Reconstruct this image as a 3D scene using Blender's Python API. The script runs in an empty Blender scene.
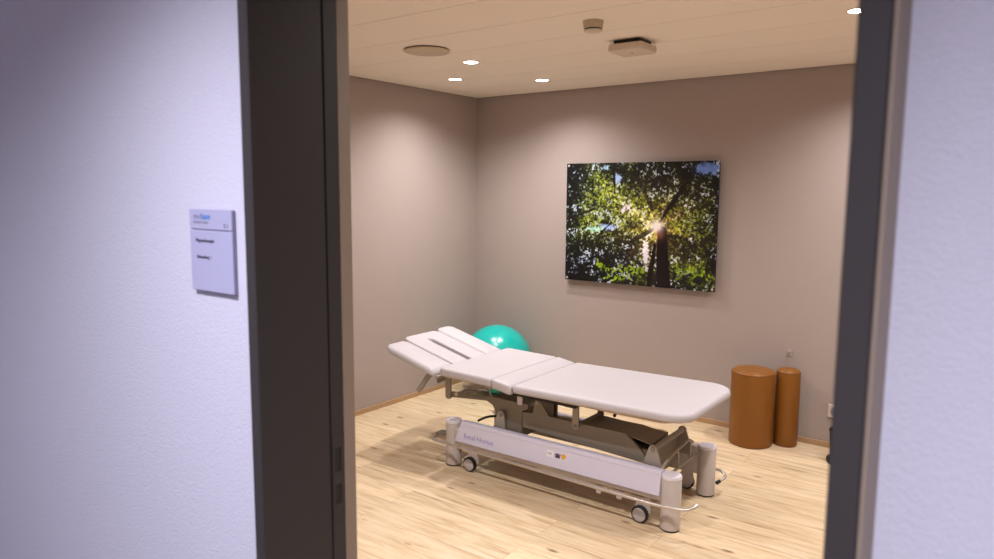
import bpy, bmesh, math, random
import numpy as np
from mathutils import Vector, Matrix
random.seed(3)
S = bpy.context.scene
C = S.collection
PI = math.pi

# ------------------------------------------------------------------ materials
def lin(r, g, b):
    f = lambda v: v / 12.92 if v <= .04045 else ((v + .055) / 1.055) ** 2.4
    return (f(r / 255), f(g / 255), f(b / 255), 1)

def mat(name, col, rough=.5, metal=0, bump=0, bscale=200, var=0, vscale=6, spec=.5, coat=0):
    m = bpy.data.materials.new(name); m.use_nodes = True
    nt = m.node_tree; N = nt.nodes; L = nt.links; p = N['Principled BSDF']
    p.inputs['Base Color'].default_value = col
    p.inputs['Roughness'].default_value = rough
    p.inputs['Metallic'].default_value = metal
    p.inputs['Specular IOR Level'].default_value = spec
    p.inputs['Coat Weight'].default_value = coat
    tc = N.new('ShaderNodeTexCoord')
    if var:
        n = N.new('ShaderNodeTexNoise'); n.inputs['Scale'].default_value = vscale; n.inputs['Detail'].default_value = 4
        L.new(tc.outputs['Object'], n.inputs['Vector'])
        r = N.new('ShaderNodeMapRange'); r.inputs['To Min'].default_value = 1 - var; r.inputs['To Max'].default_value = 1 + var
        L.new(n.outputs['Fac'], r.inputs['Value'])
        mx = N.new('ShaderNodeVectorMath'); mx.operation = 'SCALE'; mx.inputs[0].default_value = col[:3]
        L.new(r.outputs['Result'], mx.inputs['Scale']); L.new(mx.outputs['Vector'], p.inputs['Base Color'])
    if bump:
        n = N.new('ShaderNodeTexNoise'); n.inputs['Scale'].default_value = bscale; n.inputs['Detail'].default_value = 3
        L.new(tc.outputs['Object'], n.inputs['Vector'])
        b = N.new('ShaderNodeBump'); b.inputs['Strength'].default_value = bump; b.inputs['Distance'].default_value = .004
        L.new(n.outputs['Fac'], b.inputs['Height']); L.new(b.outputs['Normal'], p.inputs['Normal'])
    return m

def emis(name, col, s):
    m = bpy.data.materials.new(name); m.use_nodes = True
    p = m.node_tree.nodes['Principled BSDF']
    p.inputs['Base Color'].default_value = (.8, .8, .8, 1)
    p.inputs['Emission Color'].default_value = col; p.inputs['Emission Strength'].default_value = s
    return m

def oak_floor():
    m = bpy.data.materials.new('oak_floor'); m.use_nodes = True
    nt = m.node_tree; N = nt.nodes; L = nt.links; p = N['Principled BSDF']
    tc = N.new('ShaderNodeTexCoord')
    br = N.new('ShaderNodeTexBrick'); br.offset = .37; br.offset_frequency = 2; br.squash = 1
    br.inputs['Scale'].default_value = 1; br.inputs['Brick Width'].default_value = 1.28; br.inputs['Row Height'].default_value = .17
    br.inputs['Mortar Size'].default_value = .0011; br.inputs['Mortar Smooth'].default_value = .2; br.inputs['Bias'].default_value = 0
    br.inputs['Color1'].default_value = (0, 0, 0, 1); br.inputs['Color2'].default_value = (1, 1, 1, 1); br.inputs['Mortar'].default_value = (.5, .5, .5, 1)
    L.new(tc.outputs['Object'], br.inputs['Vector'])
    # each plank shifts its own grain
    sh = N.new('ShaderNodeVectorMath'); sh.operation = 'MULTIPLY_ADD'
    L.new(br.outputs['Color'], sh.inputs[0]); sh.inputs[1].default_value = (7.3, 3.1, 5.7); L.new(tc.outputs['Object'], sh.inputs[2])
    mp = N.new('ShaderNodeMapping'); mp.inputs['Scale'].default_value = (2.2, 20, 1); L.new(sh.outputs['Vector'], mp.inputs['Vector'])
    g = N.new('ShaderNodeTexNoise'); g.inputs['Scale'].default_value = 1.6; g.inputs['Detail'].default_value = 7; g.inputs['Roughness'].default_value = .62; g.inputs['Distortion'].default_value = .6
    L.new(mp.outputs['Vector'], g.inputs['Vector'])
    gr = N.new('ShaderNodeValToRGB'); e = gr.color_ramp.elements
    e[0].position = .26; e[0].color = lin(184, 154, 117); e[1].position = .66; e[1].color = lin(229, 208, 178)
    x = gr.color_ramp.elements.new(.47); x.color = lin(217, 192, 156)
    L.new(g.outputs['Fac'], gr.inputs['Fac'])
    # plank tone
    tn = N.new('ShaderNodeMapRange'); tn.inputs['To Min'].default_value = .88; tn.inputs['To Max'].default_value = 1.04
    L.new(br.outputs['Color'], tn.inputs['Value'])
    sc = N.new('ShaderNodeVectorMath'); sc.operation = 'SCALE'; L.new(gr.outputs['Color'], sc.inputs[0]); L.new(tn.outputs['Result'], sc.inputs['Scale'])
    # knots
    mk = N.new('ShaderNodeMapping'); mk.inputs['Scale'].default_value = (2.6, 7.0, 1); L.new(sh.outputs['Vector'], mk.inputs['Vector'])
    vo = N.new('ShaderNodeTexVoronoi'); vo.inputs['Scale'].default_value = 1.25; L.new(mk.outputs['Vector'], vo.inputs['Vector'])
    kr = N.new('ShaderNodeValToRGB'); kr.color_ramp.elements[0].position = .045; kr.color_ramp.elements[0].color = (.85, .85, .85, 1)
    kr.color_ramp.elements[1].position = .13; kr.color_ramp.elements[1].color = (0, 0, 0, 1)
    L.new(vo.outputs['Distance'], kr.inputs['Fac'])
    mx = N.new('ShaderNodeMix'); mx.data_type = 'RGBA'; L.new(kr.outputs['Color'], mx.inputs[0]); L.new(sc.outputs['Vector'], mx.inputs[6]); mx.inputs[7].default_value = lin(116, 84, 52)
    # dark streaks
    ms = N.new('ShaderNodeMapping'); ms.inputs['Scale'].default_value = (1.6, 34, 1); L.new(sh.outputs['Vector'], ms.inputs['Vector'])
    sn = N.new('ShaderNodeTexNoise'); sn.inputs['Scale'].default_value = 1.1; sn.inputs['Detail'].default_value = 3; L.new(ms.outputs['Vector'], sn.inputs['Vector'])
    sr = N.new('ShaderNodeValToRGB'); sr.color_ramp.elements[0].position = .60; sr.color_ramp.elements[0].color = (0, 0, 0, 1); sr.color_ramp.elements[1].position = .74; sr.color_ramp.elements[1].color = (.55, .55, .55, 1)
    L.new(sn.outputs['Fac'], sr.inputs['Fac'])
    m2 = N.new('ShaderNodeMix'); m2.data_type = 'RGBA'; L.new(sr.outputs['Color'], m2.inputs[0]); L.new(mx.outputs[2], m2.inputs[6]); m2.inputs[7].default_value = lin(140, 106, 70)
    # joints
    m3 = N.new('ShaderNodeMix'); m3.data_type = 'RGBA'; L.new(br.outputs['Fac'], m3.inputs[0]); L.new(m2.outputs[2], m3.inputs[6]); m3.inputs[7].default_value = lin(176, 144, 106)
    L.new(m3.outputs[2], p.inputs['Base Color'])
    p.inputs['Roughness'].default_value = .42; p.inputs['Specular IOR Level'].default_value = .35
    b = N.new('ShaderNodeBump'); b.inputs['Strength'].default_value = .12; b.inputs['Distance'].default_value = .002
    L.new(g.outputs['Fac'], b.inputs['Height']); L.new(b.outputs['Normal'], p.inputs['Normal'])
    return m

def print_mat():
    m = bpy.data.materials.new('forest_print'); m.use_nodes = True
    N = m.node_tree.nodes; p = N['Principled BSDF']
    a = N.new('ShaderNodeVertexColor'); a.layer_name = 'print'
    m.node_tree.links.new(a.outputs['Color'], p.inputs['Base Color'])
    p.inputs['Roughness'].default_value = .35; p.inputs['Specular IOR Level'].default_value = .3
    return m

M = dict(
    room=mat('taupe_plaster', lin(170, 157, 151), .9, bump=.10, bscale=120, var=.02, vscale=9, spec=.1),
    hall=mat('white_roughcast', lin(214, 211, 223), .9, bump=.32, bscale=210, var=.03, vscale=90, spec=.15),
    ceil=mat('cream_metal_panel', lin(241, 230, 218), .75, var=.015, vscale=4, spec=.15),
    gap=mat('dark_gap', lin(70, 60, 50), .9),
    floor=oak_floor(),
    hallfloor=mat('grey_vinyl', lin(120, 116, 112), .6, var=.06, vscale=30),
    skirt=mat('oak_skirting', lin(176, 142, 106), .5, var=.08, vscale=25),
    frame=mat('anthracite_paint', lin(59, 54, 53), .55, bump=.03, bscale=500, var=.04, vscale=10, spec=.3),
    lining=mat('beige_lining', lin(146, 128, 110), .6, var=.03, vscale=20),
    black=mat('black_plastic', lin(20, 18, 18), .5, bump=.04, bscale=300),
    blackrub=mat('black_rubber', lin(24, 23, 25), .6, bump=.05, bscale=300),
    white=mat('white_leatherette', lin(186, 180, 184), .5, bump=.06, bscale=260, var=.012, vscale=8, spec=.35),
    under=mat('cushion_board', lin(190, 166, 140), .7, var=.05, vscale=20),
    cover=mat('white_enamel', lin(212, 209, 228), .35, var=.015, vscale=8, spec=.4),
    cap=mat('pale_cap_plastic', lin(220, 214, 224), .4, var=.01),
    post=mat('grey_enamel', lin(192, 183, 178), .4, var=.02, vscale=10, spec=.4),
    steel=mat('taupe_enamel', lin(156, 147, 136), .45, metal=.15, var=.04, vscale=12),
    dsteel=mat('dark_taupe_enamel', lin(130, 121, 108), .5, metal=.1, var=.04, vscale=12),
    chrome=mat('brushed_chrome', lin(206, 200, 195), .28, metal=.75, var=.03, vscale=40),
    hub=mat('grey_hub_plastic', lin(190, 186, 188), .45, var=.02),
    teal=mat('teal_vinyl', lin(16, 176, 166), .25, bump=.02, bscale=90, var=.03, vscale=6, spec=.6),
    tan=mat('tan_leatherette', lin(134, 84, 28), .4, bump=.06, bscale=240, var=.06, vscale=10, spec=.35),
    tand=mat('tan_piping', lin(120, 72, 24), .45, var=.05),
    print=print_mat(),
    sign=mat('lavender_acrylic', lin(182, 180, 208), .4, var=.01),
    edge=mat('sign_edge', lin(150, 142, 165), .5, var=.02),
    ink=mat('dark_ink', lin(70, 62, 86), .6, var=.02),
    blue=mat('blue_ink', lin(70, 130, 205), .6, var=.02),
    greyink=mat('grey_ink', lin(140, 140, 165), .6, var=.02),
    violet=mat('violet_ink', lin(150, 140, 200), .6, var=.02),
    yellow=mat('yellow_sticker', lin(226, 168, 40), .5, var=.02),
    sticker=mat('white_sticker', lin(232, 228, 234), .5, var=.01),
    plastic=mat('warm_white_plastic', lin(212, 196, 180), .5, var=.01),
    detector=mat('cream_plastic', lin(196, 180, 156), .5, var=.01),
    lens=emis('lamp_glow', (1, .93, .85, 1), 30),
)

# ------------------------------------------------------------------ helpers
def root_of(o):
    while o.parent: o = o.parent
    return o

def obj(name, bm, m, parent=None, smooth=None, kind=None):
    """link bm (world coordinates) as ONE mesh object, child of parent"""
    me = bpy.data.meshes.new(name)
    off = Vector((0, 0, 0))
    if parent:
        off = root_of(parent).location.copy()
    if off.length: bmesh.ops.translate(bm, verts=bm.verts, vec=-off)
    bmesh.ops.recalc_face_normals(bm, faces=bm.faces)
    bm.to_mesh(me); bm.free()
    o = bpy.data.objects.new(name, me); C.objects.link(o)
    for k in (m if isinstance(m, (list, tuple)) else [m]): me.materials.append(k)
    if parent: o.parent = parent
    if smooth is not None:
        for p in me.polygons: p.use_smooth = True
        me.set_sharp_from_angle(angle=math.radians(smooth))
    if kind: o['kind'] = kind
    return o

def rebase(o, loc):
    loc = Vector(loc); o.data.transform(Matrix.Translation(-loc)); o.location = loc

def tag(o, label, cat, group=None):
    o['label'] = label; o['category'] = cat
    if group: o['group'] = group

def thing(name, label, cat, loc, group=None):
    o = bpy.data.objects.new(name, None); C.objects.link(o); o.location = loc; o.empty_display_size = .05
    tag(o, label, cat, group); return o

def BM(): return bmesh.new()

def box(bm, x0, x1, y0, y1, z0, z1, bev=0, seg=2):
    r = bmesh.ops.create_cube(bm, size=1); v = r['verts']
    bmesh.ops.scale(bm, vec=(x1 - x0, y1 - y0, z1 - z0), verts=v)
    bmesh.ops.translate(bm, vec=((x0 + x1) / 2, (y0 + y1) / 2, (z0 + z1) / 2), verts=v)
    if bev:
        es = list({e for w in v for e in w.link_edges})
        bmesh.ops.bevel(bm, geom=es, offset=bev, segments=seg, affect='EDGES', profile=.5)
    return bm

def prism(bm, pts, axis, a, b, bev=0):
    """polygon pts in the plane normal to axis, extruded from a to b"""
    def P(p, t):
        if axis == 'x': return (t, p[0], p[1])
        if axis == 'y': return (p[0], t, p[1])
        return (p[0], p[1], t)
    A = [bm.verts.new(P(p, a)) for p in pts]; B = [bm.verts.new(P(p, b)) for p in pts]
    n = len(pts); fs = [bm.faces.new(A), bm.faces.new(B[::-1])]
    for i in range(n): fs.append(bm.faces.new((A[i], B[i], B[(i + 1) % n], A[(i + 1) % n])))
    if bev:
        bmesh.ops.recalc_face_normals(bm, faces=fs)
        es = list({e for f in fs[:2] for e in f.edges})
        bmesh.ops.bevel(bm, geom=es, offset=bev, segments=2, affect='EDGES', profile=.5)
    return bm

def lathe(bm, prof, c, n=32, axis='z'):
    """prof: (radius, height) list"""
    rings = []
    for r, h in prof:
        ring = []
        for k in range(n):
            t = 2 * PI * k / n; u, v = r * math.cos(t), r * math.sin(t)
            d = {'z': (u, v, h), 'y': (u, h, v), 'x': (h, u, v)}[axis]
            ring.append(bm.verts.new((c[0] + d[0], c[1] + d[1], c[2] + d[2])))
        rings.append(ring)
    for a, b in zip(rings, rings[1:]):
        for k in range(n): bm.faces.new((a[k], a[(k + 1) % n], b[(k + 1) % n], b[k]))
    bm.faces.new(rings[0]); bm.faces.new(rings[-1][::-1])
    return bm

def tube(bm, pts, r, n=12):
    pts = [Vector(p) for p in pts]; rings = []
    up = None
    for i, p in enumerate(pts):
        d = (pts[min(i + 1, len(pts) - 1)] - pts[max(i - 1, 0)]).normalized()
        if up is None:
            up = Vector((0, 0, 1)) if abs(d.z) < .9 else Vector((1, 0, 0))
        u = (up - d * up.dot(d)).normalized(); w = d.cross(u); up = u
        rings.append([bm.verts.new(p + r * (math.cos(2 * PI * k / n) * u + math.sin(2 * PI * k / n) * w)) for k in range(n)])
    for a, b in zip(rings, rings[1:]):
        for k in range(n): bm.faces.new((a[k], a[(k + 1) % n], b[(k + 1) % n], b[k]))
    bm.faces.new(rings[0]); bm.faces.new(rings[-1][::-1])
    return bm

def fillet(pts, r, n=6):
    """round the corners of a polyline"""
    pts = [Vector(p) for p in pts]; out = [pts[0]]
    for a, b, c in zip(pts, pts[1:], pts[2:]):
        d1 = (a - b); d2 = (c - b); q = min(r, d1.length * .49, d2.length * .49)
        p1 = b + d1.normalized() * q; p2 = b + d2.normalized() * q
        for k in range(n + 1):
            t = k / n; out.append(p1 * (1 - t) ** 2 + b * 2 * t * (1 - t) + p2 * t * t)
    out.append(pts[-1]); return out

def rrect(x0, x1, y0, y1, rad, n=7):
    """rounded rectangle outline; rad = radii at (x0,y0),(x1,y0),(x1,y1),(x0,y1)"""
    o = []
    for (cx, cy, sx, sy, a0), r in zip(((x0, y0, 1, 1, PI), (x1, y0, -1, 1, 1.5 * PI), (x1, y1, -1, -1, 0), (x0, y1, 1, -1, .5 * PI)), rad):
        for k in range(n + 1):
            t = a0 + PI / 2 * k / n; o.append((cx + sx * r + r * math.cos(t), cy + sy * r + r * math.sin(t)))
    return o

def pad(bm, x0, x1, y0, y1, zt, th, rad=(.03,) * 4, er=.02, fn=None, crown=.004):
    """upholstered cushion: rounded outline, rounded edges, slight crown. fn(x,y,z)->point bends it"""
    rings = []
    prof = [(er * .5, -th), (.003, -th + .006), (0, -th + .014)]
    for k in range(6):
        t = PI / 2 * k / 5; prof.append((er * (1 - math.cos(t)), -er + er * math.sin(t) - crown))
    prof += [(er + .02, -crown * .45), (er + .05, 0)]
    for d, z in prof:
        d = min(d, min(x1 - x0, y1 - y0) * .46)
        pts = rrect(x0 + d, x1 - d, y0 + d, y1 - d, [max(.004, q - d) for q in rad])
        rings.append([bm.verts.new(fn(x, y, zt + z) if fn else (x, y, zt + z)) for x, y in pts])
    n = len(rings[0])
    for a, b in zip(rings, rings[1:]):
        for k in range(n): bm.faces.new((a[k], a[(k + 1) % n], b[(k + 1) % n], b[k]))
    bm.faces.new(rings[0]); bm.faces.new(rings[-1][::-1])
    return bm

def text_bm(s, size, loc, rot, extrude=.0004, space=1.0):
    cu = bpy.data.curves.new('t', 'FONT'); cu.body = s; cu.size = size; cu.extrude = extrude; cu.space_character = space
    o = bpy.data.objects.new('t', cu); C.objects.link(o)
    bpy.context.view_layer.update()
    me = bpy.data.meshes.new_from_object(o.evaluated_get(bpy.context.evaluated_depsgraph_get()))
    bm = BM(); bm.from_mesh(me)
    bm.transform(Matrix.Translation(loc) @ rot)
    bpy.data.objects.remove(o); bpy.data.curves.remove(cu); bpy.data.meshes.remove(me)
    return bm

def dup(src, loc, label=None):
    r = src.copy(); C.objects.link(r); r.location = loc
    if label: r['label'] = label
    for ch in list(src.children):
        c = ch.copy(); C.objects.link(c); c.parent = r
        for g in list(ch.children):
            d = g.copy(); C.objects.link(d); d.parent = c
    return r

# ------------------------------------------------------------------ setting
H = 2.387; D = 4.832; XL = -3.798; XR = .62
FY = .83; BY = .972                 # the two faces of the wall with the door
JL = -1.082; JR = -.1425; HEAD = 2.06
CY = -1.6; CX0 = -3.4; CX1 = 1.9    # corridor

obj('floor', box(BM(), XL - .1, XR + .1, .80, D + .1, -.1, 0), M['floor'], kind='structure')
obj('floor_corridor', box(BM(), CX0 - .1, CX1 + .1, CY - .1, .80, -.1, 0), M['hallfloor'], kind='structure')
obj('wall_left', box(BM(), XL - .1, XL, BY - .05, D + .1, 0, H + .06), M['room'], kind='structure')
obj('wall_back', box(BM(), XL, XR + .1, D, D + .1, 0, H + .06), M['room'], kind='structure')
obj('wall_right', box(BM(), XR, XR + .1, BY - .05, D, 0, H + .06), M['room'], kind='structure')
def front_wall():
    bm = BM()
    box(bm, XL, JL - .010, FY, BY, 0, H + .06)
    box(bm, JR + .031, CX1 + .1, FY, BY, 0, H + .06)
    box(bm, JL - .010, JR + .031, FY, BY, HEAD + .01, H + .06)
    o = obj('wall_front', bm, [M['room'], M['hall']], kind='structure')
    for p in o.data.polygons:
        if p.center.y < FY + .001: p.material_index = 1
front_wall()
obj('wall_corridor', box(BM(), CX0, CX1, CY - .1, CY, 0, H + .06), M['hall'], kind='structure')
obj('wall_corridor_left', box(BM(), CX0 - .1, CX0, CY - .1, FY, 0, H + .06), M['hall'], kind='structure')
obj('wall_corridor_right', box(BM(), CX1, CX1 + .1, CY - .1, FY, 0, H + .06), M['hall'], kind='structure')
obj('ceiling_corridor', box(BM(), CX0 - .1, CX1 + .1, CY - .1, FY, H, H + .06), M['ceil'], kind='structure')
def ceiling():
    bm = BM()
    box(bm, XL, XR, BY, D, H + .03, H + .08)                    # slab seen only in the shadow gap
    y = BY + .004; ys = [2.43 - 3 * .394 + .394 * k for k in range(0, 11)]
    cuts = [BY + .002] + [q for q in ys if BY + .1 < q < D - .05] + [D - .012]
    for a, b in zip(cuts, cuts[1:]):
        box(bm, XL + .012, XR - .012, a + .0019, b - .0019, H, H + .02)
    o = obj('ceiling', bm, [M['ceil'], M['gap']], kind='structure')
    for p in o.data.polygons:
        if p.center.z > H + .025: p.material_index = 1
ceiling()
bh, bt = .036, .012
def skirting(name, pts_box):
    obj(name, box(BM(), *pts_box, bev=.002, seg=1), M['skirt'], kind='structure')
skirting('baseboard_back', (XL, XR, D - bt, D, 0, bh))
skirting('baseboard_left', (XL, XL + bt, BY, D - bt, 0, bh))
skirting('baseboard_right', (XR - bt, XR, BY, D - bt, 0, bh))

# door frame: a deep painted jamb set proud of the corridor wall
door = bpy.data.objects.new('door_1', None); C.objects.link(door); door['kind'] = 'structure'
door.location = ((JL + JR) / 2, .85, 0)
def jamb(face, out):   # face = x of the reveal, out = x of the outer side
    a, b = min(face, out), max(face, out)
    bm = box(BM(), a, b, .75, .910, 0, HEAD, .002, 1)
    s = 1 if out < face else -1
    f2 = face - s * .0035
    box(bm, min(f2, out), max(f2, out), .910, .9135, 0, HEAD)
    box(bm, a, b, .9135, .9455, 0, HEAD, .0008, 1)
    return bm
obj('jamb', jamb(JL, JL - .0245), M['frame'], door)
obj('jamb', jamb(JR, JR + .0295), M['frame'], door)
obj('head', box(BM(), JL - .0245, JR + .0295, .75, .9455, HEAD, HEAD + .03, .002, 1), M['frame'], door)
obj('lining', box(BM(), JL - .02, JL, .946, .9755, 0, HEAD), M['lining'], door)
obj('lining', box(BM(), JR, JR + .02, .946, .9755, 0, HEAD), M['lining'], door)
obj('edge_strip', box(BM(), JR + .0297, JR + .034, .752, FY, 0, HEAD + .03, .001, 1), M['lining'], door)
obj('edge_strip', box(BM(), JL - .0285, JL - .0247, .752, FY, 0, HEAD + .03, .001, 1), M['frame'], door)
def strike():
    bm = BM(); x0, x1 = JL, JL + .0012; y0, y1 = .9145, .9445
    for z0, z1 in ((.94, .972), (1.014, 1.040), (1.090, 1.12)): box(bm, x0, x1, y0, y1, z0, z1)
    for z0, z1 in ((.972, 1.014), (1.040, 1.090)):
        box(bm, x0, x1, y0, y0 + .006, z0, z1); box(bm, x0, x1, y1 - .009, y1, z0, z1)
    return bm
sp = obj('strike_plate', strike(), M['frame'], door)
for z0, z1 in ((.972, 1.014), (1.040, 1.090)):
    obj('latch_hole', box(BM(), JL, JL + .0004, .9205, .9355, z0, z1), M['black'], sp)  # solid pieces on the jamb; the hole's inner darkness is painted in black

# ------------------------------------------------------------------ door sign on the corridor wall
sg = thing('door_sign', 'pale lavender room sign with blue logo on the corridor wall left of the door', 'sign', (-1.334, FY, 1.39))
R90 = Matrix.Rotation(PI / 2, 4, 'X')
obj('backing', box(BM(), -1.399, -1.2525, FY - .007, FY, 1.394, 1.5635, .002, 1), M['edge'], sg)
obj('header_panel', box(BM(), -1.4008, -1.2525, FY - .011, FY - .007, 1.5225, 1.564, .001, 1), M['sign'], sg)
lp = obj('insert_panel', box(BM(), -1.4008, -1.2525, FY - .011, FY - .007, 1.396, 1.5208, .001, 1), M['sign'], sg)
fy = FY - .0112
obj('logo_text', text_bm('med', .0175, (-1.385, fy, 1.5435), R90), M['greyink'], sg)
obj('logo_text', text_bm('base', .018, (-1.3560, fy, 1.5435), R90, .0006), M['blue'], sg)
obj('subtitle_text', text_bm('Medical Center', .0088, (-1.387, fy, 1.5345), R90), M['greyink'], sg)
obj('room_number', text_bm('T 1', .012, (-1.279, fy, 1.527), R90, .0006), M['ink'], sg)
obj('room_text', text_bm('Physiotherapie', .0110, (-1.379, fy, 1.4965), R90, .0007), M['ink'], sg)
obj('room_text', text_bm('Behandlung 1', .0098, (-1.378, fy, 1.463), R90, .0006), M['ink'], sg)

# ------------------------------------------------------------------ treatment table
T = thing('treatment_table', 'white padded treatment table on a grey height-adjustable steel base in the middle of the room', 'treatment table', (-1.94, 3.39, 0))
YN, YF = 3.04, 3.735
# leg cushion: rises slightly towards the foot end
def legbend(x, y, z): return (x, y, z + (x + 2.15) * .016)
fc = obj('leg_cushion', pad(BM(), -2.155, -1.168, YN, YF, .588, .048, (.03, .11, .15, .03), .022, legbend), M['white'], T, 50)
obj('board', prism(BM(), rrect(-2.145, -1.26, YN + .035, YF - .035, (.02, .08, .1, .02)), 'z', .535, .543), M['under'], fc, 40)
def hipbend(x, y, z): return (x, y, z - (x + 2.22) * .16)
obj('hip_cushion', pad(BM(), -2.2895, -2.158, YN, YF, .591, .055, (.018,) * 4, .014, hipbend), M['white'], T, 50)
def backbend(x, y, z): return (x, y, z - (x + 2.48) * .02)
bc = obj('back_cushion', pad(BM(), -2.672, -2.290, YN, YF, .604, .052, (.04, .018, .018, .04), .017, backbend), M['white'], T, 50)
obj('board', prism(BM(), rrect(-2.65, -2.31, YN + .03, YF - .03, (.02,) * 4), 'z', .542, .5515), M['under'], bc, 40)
# head section: two arm cushions and a centre cushion with a face slot, tilted up
th = math.atan(.25)
def headbend(x, y, z):
    d = -2.708 - x
    return (-2.708 - d * math.cos(th) - (z - .58) * math.sin(th), y, .578 + d * math.sin(th) + (z - .58) * math.cos(th))
obj('arm_cushion', pad(BM(), -3.125, -2.708, YN - .003, 3.237, .592, .054, (.06, .03, .03, .05), .030, headbend, .008), M['white'], T, 50)
obj('arm_cushion', pad(BM(), -3.175, -2.700, 3.564, YF - .002, .598, .05, (.05, .03, .03, .06), .030, headbend, .008), M['white'], T, 50)
def facepad():
    a, b = 3.238, 3.562
    out = rrect(-3.155, -2.712, a, b, (.05, .02, .02, .05))
    # slot open towards the hinge end, rounded at the inner end
    s = []
    for k in range(11):
        t = -PI / 2 - PI * k / 10; s.append((-3.05 + 0.020 * math.cos(t), 3.40 + .020 * math.sin(t)))
    pts = out[:16] + [(-2.712, 3.380)] + s + [(-2.712, 3.420)] + out[16:]
    bm = BM(); prism(bm, pts, 'z', .530, .583)
    bmesh.ops.recalc_face_normals(bm, faces=bm.faces)
    top = [f for f in bm.faces if f.normal.z > .9][0]
    bmesh.ops.bevel(bm, geom=list(top.edges), offset=.012, segments=4, affect='EDGES', profile=.5, clamp_overlap=False)
    for v in bm.verts: v.co = headbend(*v.co)
    return bm
obj('face_cushion', facepad(), M['white'], T, 45)
# arm-cushion brackets and head hinge
def bar(a, b, w, t):   # flat bar in the xz plane, width w, thickness t along y
    a, b = Vector(a), Vector(b); d = (b - a).normalized(); n = Vector((-d.z, 0, d.x)) * w / 2
    return prism(BM(), [((a + n).x, (a + n).z), ((b + n).x, (b + n).z), ((b - n).x, (b - n).z), ((a - n).x, (a - n).z)], 'y', a.y, a.y + t, .0015)
obj('arm_bracket', bar((-2.775, 3.10, .552), (-2.885, 3.10, .412), .030, .007), M['steel'], T)
obj('arm_bracket', bar((-2.775, 3.118, .552), (-2.885, 3.118, .412), .022, .007), M['steel'], T)
obj('arm_bracket', bar((-2.80, 3.60, .57), (-2.875, 3.60, .46), .030, .007), M['steel'], T)
obj('head_crossbar', tube(BM(), [(-2.70, 3.06, .535), (-2.70, 3.72, .535)], .011), M['steel'], T, 40)
for y in (3.25, 3.53):
    obj('head_strut', bar((-2.68, y, .528), (-2.86, y, .445), .024, .008), M['dsteel'], T)
# upper frame
for y in (3.19, 3.56):
    obj('frame_end_plate', prism(BM(), rrect(-2.74, -2.70, .375, .535, (.012,) * 4), 'y', y, y + .012), M['steel'], T)
    # long side member that turns down into the lifting column
    pts = [(-2.70, .420), (-2.70, .386), (-2.44, .412), (-2.395, .395), (-2.372, .36), (-2.36, .30), (-2.36, .235), (-2.19, .235), (-2.19, .395), (-2.15, .415), (-2.15, .44), (-2.42, .44), (-2.50, .425)]
    obj('column_plate', prism(BM(), pts, 'y', y + .012, y + .024), M['dsteel'], T)
obj('column_top', box(BM(), -2.41, -2.16, 3.215, 3.56, .425, .436), M['dsteel'], T)
obj('column_web', box(BM(), -2.345, -2.20, 3.215, 3.56, .235, .40, .006), M['dsteel'], T)
obj('frame_crossbar', tube(BM(), [(-2.66, 3.195, .412), (-2.66, 3.57, .412)], .012), M['chrome'], T, 40)
obj('frame_crossbar', tube(BM(), [(-2.60, 3.205, .418), (-2.60, 3.56, .418)], .010), M['chrome'], T, 40)
obj('spring', tube(BM(), [(-2.69, 3.30, .435), (-2.50, 3.30, .442)], .008), M['chrome'], T, 40)
obj('spring', tube(BM(), [(-2.69, 3.36, .435), (-2.50, 3.36, .442)], .008), M['chrome'], T, 40)
obj('gas_strut', tube(BM(), [(-2.64, 3.42, .435), (-2.30, 3.42, .50)], .013), M['black'], T, 40)
obj('release_cable', tube(BM(), fillet([(-2.47, 3.27, .478), (-2.462, 3.262, .44), (-2.42, 3.255, .41)], .02), .005), M['sticker'], T, 40)
obj('top_rail', box(BM(), -2.66, -2.30, 3.185, 3.215, .517, .541, .003, 1), M['steel'], T)
obj('top_rail', box(BM(), -2.66, -2.30, 3.56, 3.59, .517, .541, .003, 1), M['steel'], T)
obj('leg_rail', box(BM(), -2.29, -1.815, 3.12, 3.145, .503, .527, .003, 1), M['black'], T)
obj('leg_rail', box(BM(), -2.29, -1.815, 3.60, 3.625, .503, .527, .003, 1), M['black'], T)
obj('leg_rail', box(BM(), -1.86, -1.79, 3.10, 3.67, .508, .527, .003, 1), M['black'], T)
obj('adjuster_knob', tube(BM(), [(-1.57, 3.10, .512), (-1.57, 3.125, .535)], .008), M['black'], T, 40)
obj('hip_bracket', prism(BM(), rrect(-2.20, -2.17, .44, .532, (.008,) * 4), 'y', 3.17, 3.178), M['cap'], T)
obj('hip_bracket', prism(BM(), rrect(-2.20, -2.17, .44, .532, (.008,) * 4), 'y', 3.58, 3.588), M['cap'], T)
# linkage tabs hanging from the leg section
for y in (3.17, 3.445):
    tb = obj('linkage_tab', prism(BM(), rrect(-1.848, -1.812, .372, .512, (.017, .017, .003, .003)), 'y', y, y + .010), M['steel'], T)
    obj('pivot_bolt', lathe(BM(), [(.009, -.004), (.009, .014)], (-1.83, y, .392), 16, 'y'), M['dsteel'], tb, 40)
obj('linkage_shaft', tube(BM(), [(-1.83, 3.18, .392), (-1.83, 3.445, .392)], .010), M['dsteel'], T, 40)
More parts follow.
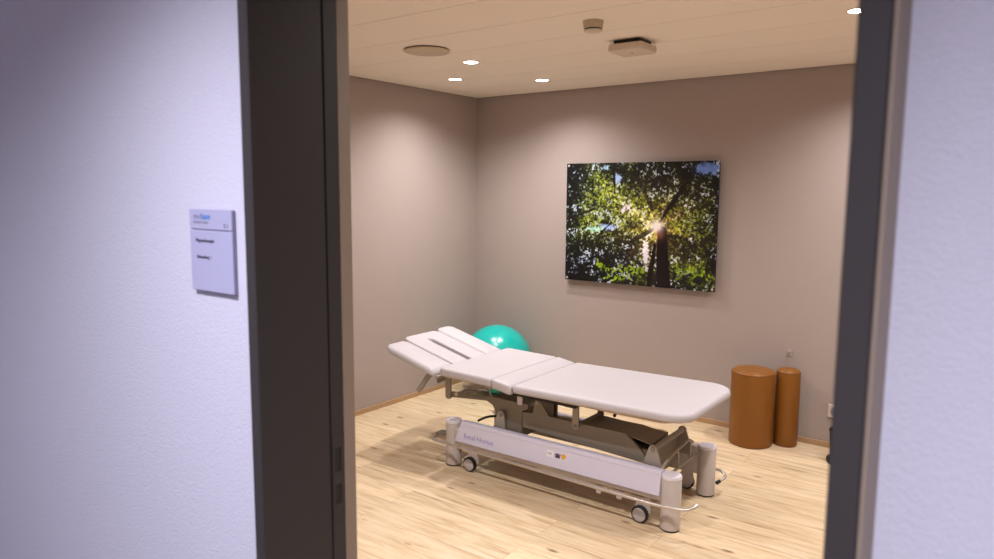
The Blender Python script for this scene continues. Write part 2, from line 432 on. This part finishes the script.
# lifting arm: broad box between the column and the right-hand bracket
armp = [(-2.19, .392), (-2.105, .398), (-1.56, .400), (-1.475, .335), (-1.44, .285), (-1.46, .268), (-2.19, .305)]
obj('lift_arm', prism(BM(), armp, 'y', 3.205, 3.225, .002), M['dsteel'], T)
obj('lift_arm', prism(BM(), [(-1.86, .372), (-1.84, .384), (-1.44, .366), (-1.42, .30), (-1.46, .268), (-2.19, .24), (-2.19, .29), (-1.90, .30)], 'y', 3.415, 3.432, .002), M['dsteel'], T)
obj('arm_plate', prism(BM(), [(-1.845, .389), (-1.56, .391), (-1.425, .370), (-1.425, .362), (-1.56, .383), (-1.845, .381)], 'y', 3.225, 3.415), M['dsteel'], T)
obj('arm_tube', tube(BM(), [(-1.84, 3.425, .372), (-1.43, 3.425, .356)], .020, 16), M['steel'], T, 40)
obj('arm_gusset', prism(BM(), [(-2.12, .395), (-2.105, .475), (-2.075, .475), (-2.015, .398)], 'y', 3.205, 3.217), M['dsteel'], T)
obj('gusset_shaft', tube(BM(), [(-2.09, 3.20, .462), (-2.09, 3.44, .462)], .012), M['steel'], T, 40)
obj('diagonal_link', tube(BM(), [(-2.30, 3.25, .365), (-2.09, 3.25, .458)], .010), M['steel'], T, 40)
# base pivots
for (x0, x1, xt, zt) in ((-2.385, -2.285, -2.318, .357), (-1.462, -1.330, -1.396, .360)):
    for y in (3.178, 3.545):
        pl = [(x0, .235), (x1, .235)] + [(xt + .022 * math.cos(t), zt + .022 * math.sin(t)) for t in [PI * k / 8 - .15 for k in range(9)]]
        b = obj('pivot_bracket', prism(BM(), pl, 'y', y, y + .012), M['steel'], T)
        obj('pivot_bolt', lathe(BM(), [(.012, -.005), (.012, .017)], (xt, y, zt), 18, 'y'), M['dsteel'], b, 40)
obj('pivot_tube', tube(BM(), [(-1.396, 3.19, .360), (-1.396, 3.55, .360)], .015, 16), M['steel'], T, 40)
obj('end_plate', prism(BM(), [(3.22, .20), (3.535, .20), (3.535, .345), (3.22, .345)], 'x', -1.418, -1.410), M['dsteel'], T)
obj('actuator', tube(BM(), [(-1.47, 3.40, .30), (-2.15, 3.40, .26)], .028, 16), M['black'], T, 40)
# base: two side beams with white covers, cross members, four posts
def skew(bm, x0, x1, sl, zr):
    for v in bm.verts:
        if v.co.x < (x0 + x1) / 2: v.co.x += (v.co.z - zr) * sl
    return bm
prof = [(3.165, .283), (3.125, .288), (3.118, .285), (3.114, .268), (3.116, .266), (3.096, .170), (3.104, .165), (3.165, .172)]
cv = obj('side_cover', skew(prism(BM(), prof, 'x', -2.575, -1.322), -2.575, -1.322, .30, .22), M['cover'], T)
obj('side_beam', box(BM(), -2.61, -1.32, 3.112, 3.178, .139, .235, .004, 1), M['post'], T)
obj('side_beam', box(BM(), -2.61, -1.32, 3.615, 3.68, .112, .262, .004, 1), M['post'], T)
profB = [(6.79 - y, z - .022) for y, z in prof]
obj('side_cover', prism(BM(), profB, 'x', -2.575, -1.40), M['cover'], T)
for x in (-2.44, -1.50):
    obj('cross_member', box(BM(), x - .03, x + .03, 3.178, 3.615, .13, .20, .004, 1), M['dsteel'], T)
tilt = math.atan2(.096, .020)
RT = Matrix.Rotation(tilt, 4, 'X')
def on_cover(x, z, off=.0006):   # a point on the sloping cover face
    y = 3.096 + (z - .170) * .020 / .096
    return Vector((x, y - off, z))
obj('lettering', text_bm('Enraf-Nonius', .040, on_cover(-2.528, .197), RT, .0004), M['violet'], cv)
def sticker(x0, x1, z0, z1, off=.0005):
    bm = BM(); a = [on_cover(x0, z0, off), on_cover(x1, z0, off), on_cover(x1, z1, off), on_cover(x0, z1, off)]
    A = [bm.verts.new(p) for p in a]; B = [bm.verts.new(p + Vector((0, .0012, 0))) for p in a]
    bm.faces.new(A); bm.faces.new(B[::-1])
    for i in range(4): bm.faces.new((A[i], A[(i + 1) % 4], B[(i + 1) % 4], B[i]))
    return bm
st = obj('sticker', sticker(-1.964, -1.922, .219, .250), M['sticker'], cv)
obj('sticker_text', text_bm('VDE', .015, on_cover(-1.960, .231, .0012), RT), M['greyink'], st)
def bin_icon():
    bm = BM()
    for f in ((-1.910, -1.882, .222, .236), (-1.915, -1.877, .2375, .2415), (-1.902, -1.890, .242, .245)):
        b2 = sticker(*f, off=.0013); me = bpy.data.meshes.new('q'); b2.to_mesh(me); b2.free(); bm.from_mesh(me); bpy.data.meshes.remove(me)
    return bm
obj('sticker_symbol', bin_icon(), M['ink'], st)
def disc_on(x, z, r, off):
    bm = BM(); c = on_cover(x, z, off); n = 20; u = Vector((0, .020, .096)).normalized()
    A = [bm.verts.new(c + r * (math.cos(2 * PI * k / n) * Vector((1, 0, 0)) + math.sin(2 * PI * k / n) * u)) for k in range(n)]
    B = [bm.verts.new(v.co + Vector((0, .001, 0))) for v in A]
    bm.faces.new(A); bm.faces.new(B[::-1])
    for k in range(n): bm.faces.new((A[k], A[(k + 1) % n], B[(k + 1) % n], B[k]))
    return bm
obj('sticker_dot', disc_on(-1.860, .236, .013, .0016), M['yellow'], st)
for x, y in ((-2.643, 3.155), (-1.279, 3.143), (-1.291, 3.643), (-2.65, 3.643)):
    p = obj('corner_post', lathe(BM(), [(.044, .006), (.048, .010), (.048, .255), (.047, .257)], (x, y, 0), 32), M['post'], T, 40)
    obj('post_cap', lathe(BM(), [(.047, .257), (.049, .259), (.049, .268), (.046, .274), (.030, .276)], (x, y, 0), 32), M['cap'], p, 40)
    obj('foot_pad', lathe(BM(), [(.043, 0), (.046, .003), (.046, .008)], (x, y, 0), 32), M['blackrub'], p, 40)
# castors
for x, y, s in ((-2.492, 3.118, 1), (-1.425, 3.118, 1), (-1.402, 3.655, -1), (-2.492, 3.655, -1)):
    k = obj('castor', prism(BM(), [(x - .012, .12), (x + .04, .13), (x + .046, .05), (x + .02, .03), (x - .02, .04), (x - .034, .08)], 'y', y + s * .014, y + s * .03), M['post'], T)
    obj('tyre', lathe(BM(), [(.036, -.012), (.043, -.008), (.043, .008), (.036, .012)], (x, y, .043), 28, 'y'), M['blackrub'], k, 40)
    obj('wheel_hub', lathe(BM(), [(.030, -.017), (.034, -.014), (.034, .014), (.030, .017)], (x, y, .043), 28, 'y'), M['hub'], k, 40)
# foot bars along both long sides
nb = obj('foot_bar', tube(BM(), fillet([(-2.675, 3.14, .178), (-2.74, 3.13, .172), (-2.735, 3.05, .163), (-1.32, 3.05, .143), (-1.175, 3.05, .155), (-1.142, 3.075, .166), (-1.135, 3.10, .172)], .05), .0085), M['chrome'], T, 40)
obj('pedal_pad', box(BM(), -2.74, -2.67, 3.10, 3.16, .180, .190, .003), M['dsteel'], nb)
fb = obj('foot_bar', tube(BM(), fillet([(-2.675, 3.65, .178), (-2.74, 3.66, .172), (-2.735, 3.735, .16), (-1.235, 3.735, .115), (-1.20, 3.70, .10), (-1.225, 3.63, .085)], .04), .0085), M['chrome'], T, 40)
obj('bar_tip', tube(BM(), [(-1.2185, 3.648, .0886), (-1.2265, 3.626, .0842)], .0098), M['blackrub'], fb, 40)
for x in (-1.66, -1.545):
    obj('bar_bracket', prism(BM(), [(x - .025, .128), (x + .025, .128), (x + .012, .085), (x - .012, .085)], 'y', 3.125, 3.133), M['post'], T)
obj('cable_loop', tube(BM(), fillet([(-1.67, 3.14, .128), (-1.66, 3.135, .10), (-1.62, 3.135, .10), (-1.60, 3.14, .128)], .025), .005), M['post'], T, 40)
# brake bail at the foot end
bl = obj('brake_bail', tube(BM(), fillet([(-1.335, 3.145, .225), (-1.335, 3.15, .285), (-1.335, 3.26, .318), (-1.335, 3.49, .337), (-1.335, 3.54, .31)], .03), .008), M['steel'], T, 40)
obj('bail_leg', tube(BM(), fillet([(-1.335, 3.32, .325), (-1.335, 3.352, .31), (-1.335, 3.358, .225)], .02), .006), M['steel'], bl, 40)
obj('bail_leg', tube(BM(), [(-1.335, 3.515, .33), (-1.335, 3.515, .235)], .006), M['steel'], bl, 40)
obj('brake_rod', tube(BM(), [(-1.335, 3.145, .225), (-1.335, 3.60, .225)], .007), M['steel'], T, 40)
# black hand lever on the column
obj('height_lever', tube(BM(), fillet([(-2.42, 3.30, .298), (-2.50, 3.30, .282), (-2.575, 3.30, .240)], .04), .007), M['black'], T, 40)
# mains cable under the bed
obj('power_cable', tube(BM(), fillet([(-2.30, 3.45, .13), (-2.2, 3.42, .06), (-1.9, 3.42, .05), (-1.6, 3.45, .08), (-1.53, 3.45, .135)], .1), .005), M['black'], T, 40)

# ------------------------------------------------------------------ ball and rolls
def ball():
    bm = BM(); R = .276; prof = []
    n = 64
    for k in range(1, n):
        t = -PI / 2 + PI * k / n; r = R - (.0012 if (k % 6 == 0 and 12 < k < 52) else 0)
        prof.append((r * math.cos(t), R + r * math.sin(t)))
    lathe(bm, prof, (0, 0, 0), 64)
    # lay the moulded ridges at an angle
    bmesh.ops.rotate(bm, verts=bm.verts, cent=(0, 0, R), matrix=Matrix.Rotation(.7, 3, 'X') @ Matrix.Rotation(.5, 3, 'Y'))
    return bm
b = thing('exercise_ball', 'teal inflatable exercise ball in the far corner behind the treatment table', 'exercise ball', (-3.357, 4.543, 0))
o = obj('ball_skin', ball(), M['teal'], None, 60); o.parent = b
pl = Matrix.Translation((0, 0, .276)) @ Matrix.Rotation(.7, 4, 'X') @ Matrix.Rotation(.5, 4, 'Y')
pm = lathe(BM(), [(.010, .272), (.010, .277), (.006, .278)], (0, 0, 0), 16); pm.transform(pl)
o = obj('valve_plug', pm, M['sticker'], None, 40); o.parent = b

def roll(r, h, loc, label):
    t = thing('positioning_roll', label, 'therapy roll', loc, 'brown therapy rolls by the back wall')
    x, y, _ = loc; e = .018
    pr = [(r - .012, 0), (r - .003, .004), (r, .012), (r, h - e)]
    for k in range(1, 6):
        a = PI / 2 * k / 5; pr.append((r - e * (1 - math.cos(a)), h - e + e * math.sin(a)))
    obj('body', lathe(BM(), pr, (x, y, 0), 48), M['tan'], t, 50)
    obj('end_panel', lathe(BM(), [(r - e, h - .0005), (r - e - .003, h + .003), (r * .5, h + .005)], (x, y, 0), 48), M['tan'], t, 40)
    ring = [(x + (r - .002) * math.cos(a), y + (r - .002) * math.sin(a), h - e * .75) for a in [2 * PI * k / 48 for k in range(49)]]
    obj('piping', tube(BM(), ring, .0032, 8), M['tand'], t, 60)
    obj('zip_seam', box(BM(), x - .002, x + .002, y + r - .002, y + r + .001, .03, h - .03), M['tand'], t)
    return t
roll(.135, .485, (-1.353, 4.610, 0), 'thick brown leatherette roll standing upright against the back wall right of the table')
roll(.073, .495, (-1.164, 4.718, 0), 'slim brown leatherette roll standing upright at the right of the thick one')

# wall hook just above the slim roll
hk = thing('wall_hook', 'small pale wall hook on the back wall above the slim brown roll', 'hook', (-1.195, D, .565))
obj('hook_plate', box(BM(), -1.212, -1.178, D - .004, D, .555, .60, .002, 1), M['room'], hk)
obj('hook_arm', tube(BM(), fillet([(-1.195, D - .003, .585), (-1.195, D - .03, .575), (-1.195, D - .035, .60)], .012), .004), M['chrome'], hk, 40)

# socket and bin at the right, mostly hidden by the door frame
so = thing('wall_socket', 'white round-dish wall socket low on the back wall at the right door frame', 'socket', (-.897, D, .24))
obj('cover_plate', box(BM(), -.940, -.854, D - .009, D, .197, .283, .004), M['plastic'], so)
obj('socket_dish', lathe(BM(), [(.028, -.0105), (.028, -.0085)], (-.897, D, .24), 24, 'y'), M['greyink'], so, 40)
for dx, dz in ((-.010, 0), (.010, 0), (0, -.005)):
    obj('pin_hole', lathe(BM(), [(.003, -.0112), (.003, -.010)], (-.897 + dx, D, .24 + dz), 10, 'y'), M['black'], so)
wb = thing('waste_bin', 'black round waste bin on the floor peeping out behind the right door frame', 'bin', (-.752, 4.60, 0))
def bucket(r0, r1, h, t):
    return [(r0 - t, .006), (r0, 0), (r1, h), (r1 - t, h), (r0 - t * 1.5, .012)]
obj('bin_body', lathe(BM(), bucket(.112, .126, .195, .004), (-.752, 4.60, 0), 36), M['black'], wb, 40)
obj('base_ring', lathe(BM(), [(.112, .001), (.134, .003), (.136, .02), (.114, .03)], (-.752, 4.60, 0), 36), M['blackrub'], wb, 40)
obj('rim', tube(BM(), [(-.752 + .126 * math.cos(a), 4.60 + .126 * math.sin(a), .195) for a in [2 * PI * k / 36 for k in range(37)]], .004, 8), M['black'], wb, 60)

# ------------------------------------------------------------------ forest picture
PX0, PX1, PZ0, PZ1, PY = -2.882, -1.694, .937, 1.828, 4.79
pc = thing('wall_picture', 'frameless wall print of sunlight through forest trees on the back wall', 'picture', ((PX0 + PX1) / 2, D, PZ0))
obj('panel', box(BM(), PX0, PX1, PY, PY + .012, PZ0, PZ1, .001, 1), M['black'], pc)
for x in (PX0 + .03, PX1 - .03):
    for z in (PZ0 + .03, PZ1 - .03):
        f = obj('standoff', lathe(BM(), [(.008, PY + .012), (.008, D)], (x, 0, z), 16, 'y'), M['chrome'], pc, 40)
for x in (PX0 + .017, PX1 - .017):
    for z in (PZ0 + .017, PZ1 - .017):
        f = obj('screw_cap', lathe(BM(), [(.0075, PY - .004), (.009, PY - .003), (.009, PY)], (x, 0, z), 16, 'y'), M['chrome'], pc, 40)

def forest(nu, nv):
    rng = np.random.default_rng(11)
    u, v = np.meshgrid((np.arange(nu) + .5) / nu, (np.arange(nv) + .5) / nv)   # v up
    asp = (PX1 - PX0) / (PZ1 - PZ0); X = u * asp; Y = v
    def vnoise(s, seed):
        r = np.random.default_rng(seed); gx, gy = X * s, Y * s
        g = r.random((int(s) + 4, int(s * asp) + 4)); i, j = gx.astype(int), gy.astype(int); a, b_ = gx - i, gy - j
        a = a * a * (3 - 2 * a); b_ = b_ * b_ * (3 - 2 * b_)
        return (g[j, i] * (1 - a) + g[j, i + 1] * a) * (1 - b_) + (g[j + 1, i] * (1 - a) + g[j + 1, i + 1] * a) * b_
    def fb(s, seed): return .5 * vnoise(s, seed) + .28 * vnoise(s * 2, seed + 1) + .15 * vnoise(s * 4, seed + 2) + .07 * vnoise(s * 8, seed + 3)
    def cells(s, seed):
        r = np.random.default_rng(seed); n = int(s * asp) + 3; m = int(s) + 3
        px, py, val = r.random((m, n)), r.random((m, n)), r.random((m, n))
        gx, gy = X * s + 1, Y * s + 1; i, j = gx.astype(int), gy.astype(int)
        best = np.full(X.shape, 9.); out = np.zeros(X.shape)
        for dj in (-1, 0, 1):
            for di in (-1, 0, 1):
                jj, ii = np.clip(j + dj, 0, m - 1), np.clip(i + di, 0, n - 1)
                d = (ii + px[jj, ii] - gx) ** 2 + ((jj + py[jj, ii] - gy)) ** 2
                w = d < best; best = np.where(w, d, best); out = np.where(w, val[jj, ii], out)
        return out, np.sqrt(best)
    def seg(ax, ay, bx, by, w0, w1, soft=.004):
        ax, bx = ax * asp, bx * asp; dx, dy = bx - ax, by - ay
        t = np.clip(((X - ax) * dx + (Y - ay) * dy) / (dx * dx + dy * dy), 0, 1)
        d = np.hypot(X - ax - t * dx, Y - ay - t * dy) + (fb(14, 77) - .5) * .02
        return np.clip((w0 + (w1 - w0) * t - d) / soft + .5, 0, 1)
    def blob(cx, cy, rx, ry): return np.exp(-(((u - cx) / rx) ** 2 + ((v - cy) / ry) ** 2))
    c1, d1 = cells(58, 1); c2, d2 = cells(100, 2); c3, d3 = cells(30, 3)
    big = fb(5, 20); mid = fb(12, 30)
    sx, sy = .632, .487
    r = np.hypot((u - sx) * asp, v - sy); ang = np.arctan2(v - sy, (u - sx) * asp)
    # how much light comes through the canopy at each place
    light = .22 + 1.2 * (big - .5) + .8 * (mid - .5)
    light += .34 * blob(.33, .55, .25, .22) + .35 * blob(.20, .78, .14, .2) + .35 * blob(.52, .16, .07, .2) + .22 * blob(.85, .45, .14, .12) + .25 * blob(.44, .75, .14, .2) + .12 * blob(.85, .12, .12, .1)
    light -= .55 * blob(.10, .05, .24, .17) + .40 * blob(.05, .9, .07, .2) + .28 * blob(.65, .92, .2, .14) + .25 * blob(.80, .30, .14, .10) + .3 * blob(.02, .3, .05, .5) + .22 * blob(.36, .28, .16, .14) + .2 * blob(.9, .72, .12, .12)
    leaf = light + (c1 - .5) * .75 + (c2 - .5) * .45 - .12 * d1
    pal_x = [-.4, .12, .30, .48, .68, .86, 1.05, 1.5]
    pal = np.array([(12, 13, 14), (20, 22, 18), (44, 52, 22), (78, 92, 26), (120, 136, 34), (164, 180, 52), (208, 214, 132), (236, 240, 226)]) / 255.
    img = np.stack([np.interp(leaf, pal_x, pal[:, k]) for k in range(3)], -1)
    def over(img, a, col): a = a[..., None]; return img * (1 - a) + np.array(col) / 255. * a
    # bits of sky between the leaves
    sky = np.clip((c2 - .80) * 9, 0, 1) * np.clip((light - .15) * 2, 0, 1) * .42
    img = over(img, sky, (160, 172, 190))
    k = np.clip((c1 - .86) * 12, 0, 1) * .6
    img = over(img, k * (c3 > .5), (96, 104, 148))
    for cx, cy, rx, ry, col, am in ((.93, .94, .09, .05, (96, 130, 205), 1.5), (.36, .88, .035, .045, (150, 180, 232), 1.3), (.28, .96, .03, .03, (150, 190, 215), 1.1),
                                    (.30, .47, .055, .03, (150, 175, 235), 1.5), (.22, .45, .08, .022, (175, 225, 205), 1.2), (.565, .27, .022, .11, (206, 208, 226), 1.5), (.42, .63, .04, .05, (205, 200, 225), .9)):
        m = np.clip(blob(cx, cy, rx, ry) * am * 1.6 - .5 + (mid - .5) * 1.4 + (c1 - .5) * 1.0 + (c2 - .5) * .7, 0, 1); img = over(img, m, col)
    # sunburst, seen through the canopy
    ray = .5 + .5 * np.cos(ang * 9 + 3 * np.interp(ang, np.linspace(-PI, PI, 40), rng.random(40)))
    glow = np.exp(-r / .15) * (.18 + .75 * ray ** 2) * (.55 + .9 * c1)
    img = img + np.clip(glow, 0, 1)[..., None] * np.array((.66, .52, .34))
    img = img + (np.exp(-r / .30) * .34)[..., None] * np.array((.62, .42, .14))
    # trunks and boughs
    bark = (24, 17, 16)
    for a, w in ((seg(.688, .0, .666, .45, .060, .040), 1), (seg(.590, 0, .625, .34, .024, .010), 1), (seg(.650, .53, .785, .79, .010, .022), .9), (seg(.785, .79, .86, .99, .020, .022), .55),
                 (seg(.615, .47, .47, .36, .010, .016), .75), (seg(.60, .62, .49, .9, .012, .024), .6), (seg(.68, .42, .82, .40, .010, .016), .6),
                 (seg(.0, .52, .21, .62, .013, .008), .85), (seg(.20, .34, .32, .50, .006, .009), .9), (seg(.345, .75, .335, 1., .007, .008), .95), (seg(.10, .42, .30, .60, .004, .005), .7)):
        img = over(img, a * w, bark)
    # flare of the sun itself over the trunk top
    img = over(img, np.clip(np.exp(-(r / .055) ** 2) * 1.25, 0, 1), (255, 244, 236))
    img = over(img, np.exp(-(np.hypot((u - .655) * asp, v - .42) / .04) ** 2) * .55, (176, 92, 66))
    # sprays of lit leaves in front
    for cx, cy, n, sp in ((.33, .09, 20, .05), (.26, .15, 10, .03), (.86, .14, 26, .06), (.52, .13, 30, .06), (.42, .05, 9, .03)):
        for q in range(n):
            px, py = cx + rng.normal(0, sp), cy + rng.normal(0, sp * .6)
            if .57 < px < .76: continue
            a0 = rng.random() * PI; l, w = (.014 + .010 * rng.random()), .0085
            dx, dy = (u - px) * asp, v - py; e1 = (dx * math.cos(a0) + dy * math.sin(a0)) / l; e2 = (-dx * math.sin(a0) + dy * math.cos(a0)) / w
            m = np.clip((1 - e1 ** 2 - e2 ** 2) * 3, 0, 1); g = rng.random()
            img = over(img, m * .9, (90 + 80 * g, 125 + 70 * g, 15 + 25 * g))
    img = np.clip(img, 0, 1)
    return np.where(img <= .04045, img / 12.92, ((img + .055) / 1.055) ** 2.4)

def make_print():
    nu, nv = 400, 300; img = forest(nu, nv)
    xs = np.linspace(PX0, PX1, nu + 1); zs = np.linspace(PZ0, PZ1, nv + 1)
    gx, gz = np.meshgrid(xs, zs); base = pc.location
    co = np.stack([gx - base.x, np.full(gx.shape, PY - .0008 - base.y), gz - base.z], -1).reshape(-1, 3)
    j, i = np.mgrid[0:nv, 0:nu]; a = j * (nu + 1) + i
    f = np.stack([a, a + 1, a + nu + 2, a + nu + 1], -1).reshape(-1, 4)
    me = bpy.data.meshes.new('print'); me.vertices.add(len(co)); me.vertices.foreach_set('co', co.ravel())
    me.loops.add(f.size); me.loops.foreach_set('vertex_index', f.ravel().astype(np.int32))
    me.polygons.add(len(f)); me.polygons.foreach_set('loop_start', np.arange(0, f.size, 4, dtype=np.int32))
    me.update(calc_edges=True)
    at = me.color_attributes.new('print', 'FLOAT_COLOR', 'CORNER')
    col = np.concatenate([img, np.ones(img.shape[:2] + (1,))], -1).reshape(-1, 4)
    at.data.foreach_set('color', np.repeat(col, 4, axis=0).ravel().astype(np.float32))
    me.materials.append(M['print'])
    o = bpy.data.objects.new('print', me); C.objects.link(o); o.parent = pc
make_print()

# ------------------------------------------------------------------ ceiling fittings
dl = thing('downlight', 'x', 'ceiling light', (0, 0, H), 'round recessed ceiling downlights')
o = obj('trim_ring', lathe(BM(), [(.050, 0), (.050, -.002), (.047, -.004), (.042, -.0035), (.042, 0)], (0, 0, 0), 32), M['plastic'], None, 40); o.parent = dl
o = obj('lens', lathe(BM(), [(.0415, 0), (.0415, -.0028)], (0, 0, 0), 32), M['lens'], None, 40); o.parent = dl
spots = [(-2.79, 3.49, 'glowing ceiling downlight beside the round cover, nearest of the three at the corner'),
         (-3.29, 3.94, 'glowing ceiling downlight closest to the left wall'),
         (-2.81, 4.31, 'glowing ceiling downlight closest to the back wall'),
         (-.655, 3.47, 'glowing ceiling downlight at the top of the right door frame'),
         ]
for i, (x, y, l) in enumerate(spots):
    q = dl if i == 0 else dup(dl, (x, y, H), l)
    q.location = (x, y, H); q['label'] = l
def spot(x, y, z, e, col, size=150, blend=1.0, r=.04):
    d = bpy.data.lights.new('lamp', 'SPOT'); d.energy = e; d.color = col; d.spot_size = math.radians(size); d.spot_blend = blend; d.shadow_soft_size = r
    o = bpy.data.objects.new('lamp', d); C.objects.link(o); o.location = (x, y, z)
WARM = (1, .955, .945)
for x, y, l in spots: spot(x, y, H - .012, 74, WARM)
for x, y, e in ((-.69, 4.31, 70), (-.1, 3.9, 50), (-.69, 1.75, 100), (-2.0, 1.75, 130)): spot(x, y, H - .012, e, WARM)
COOL = (.84, .84, .99)
spot(-1.15, .02, H - .012, 155, COOL, 150, 1)
spot(-2.5, -.6, H - .012, 40, COOL, 150, 1)  # added fill, no lamp of the place: brightens the far-left corridor wall
spot(.25, -.30, H - .012, 216, COOL, 150, 1)

cv_ = thing('ceiling_cover', 'large round cream cover disc on the ceiling near the left corner', 'ceiling cover', (-2.755, 3.056, H))
obj('cover_disc', lathe(BM(), [(.124, H - .006), (.126, H - .008), (.126, H - .013), (.122, H - .015)], (-2.755, 3.056, 0), 56), M['detector'], cv_, 40)
obj('mounting_ring', lathe(BM(), [(.116, H), (.116, H - .006)], (-2.755, 3.056, 0), 48), M['gap'], cv_, 40)

sd = thing('smoke_detector', 'small round cream smoke detector on the ceiling beside the square access point', 'smoke detector', (-1.68, 3.0, H))
sx, sy = -1.680, 3.000
obj('base_plate', lathe(BM(), [(.048, H), (.048, H - .008), (.046, H - .010)], (sx, sy, 0), 36), M['detector'], sd, 40)
obj('sensor_body', lathe(BM(), [(.046, H - .011), (.043, H - .034)], (sx, sy, 0), 36), M['detector'], sd, 40)
obj('sensor_slot', lathe(BM(), [(.039, H - .034), (.039, H - .040)], (sx, sy, 0), 36), M['black'], sd, 40)
obj('sensor_cap', lathe(BM(), [(.042, H - .040), (.041, H - .046), (.030, H - .050)], (sx, sy, 0), 36), M['plastic'], sd, 40)

ap = thing('access_point', 'square white wireless access point hanging under the ceiling', 'access point', (-1.725, 3.503, H))
def ap_ring(prof):
    bm = BM(); rings = []
    for d, z in prof: rings.append([bm.verts.new((x, y, z)) for x, y in rrect(-1.828 + d, -1.627 - d, 3.402 + d, 3.604 - d, (.03 - min(d, .02),) * 4)])
    n = len(rings[0])
    for a, b_ in zip(rings, rings[1:]):
        for k in range(n): bm.faces.new((a[k], a[(k + 1) % n], b_[(k + 1) % n], b_[k]))
    bm.faces.new(rings[0]); bm.faces.new(rings[-1][::-1]); return bm
obj('housing', ap_ring([(.012, 2.366), (.004, 2.364), (.0, 2.345), (.004, 2.332), (.010, 2.329)]), M['plastic'], ap, 40)
obj('mount_bracket', box(BM(), -1.80, -1.655, 3.43, 3.576, 2.366, H, .004), M['black'], ap)
obj('status_lens', lathe(BM(), [(.005, 2.3275), (.005, 2.3295)], (-1.727, 3.50, 0), 14), M['ink'], ap, 40)

# ------------------------------------------------------------------ camera, world, view
f, p, y, r = 717.18, .1198, .6370, .00713
F = Vector((-math.sin(y) * math.cos(p), math.cos(y) * math.cos(p), -math.sin(p)))
R = F.cross(Vector((0, 0, 1))).normalized(); U = R.cross(F)
R2 = R * math.cos(r) + U * math.sin(r); U2 = R2.cross(F)
cd = bpy.data.cameras.new('camera'); cam = bpy.data.objects.new('camera', cd); C.objects.link(cam)
cam.matrix_world = Matrix(((R2.x, U2.x, -F.x, 0), (R2.y, U2.y, -F.y, 0), (R2.z, U2.z, -F.z, 1.6), (0, 0, 0, 1)))
cd.sensor_width = 36; cd.lens = 36 * f / 994; cd.clip_start = .02
cd.dof.use_dof = True; cd.dof.focus_distance = 3.9; cd.dof.aperture_fstop = 4.0
S.camera = cam
w = bpy.data.worlds.new('world'); S.world = w; w.use_nodes = True
w.node_tree.nodes['Background'].inputs['Color'].default_value = (.5, .5, .55, 1)
w.node_tree.nodes['Background'].inputs['Strength'].default_value = .05
S.view_settings.view_transform = 'Standard'; S.view_settings.look = 'None'
S.view_settings.exposure = 0; S.view_settings.gamma = 1; S.view_settings.use_curve_mapping = False
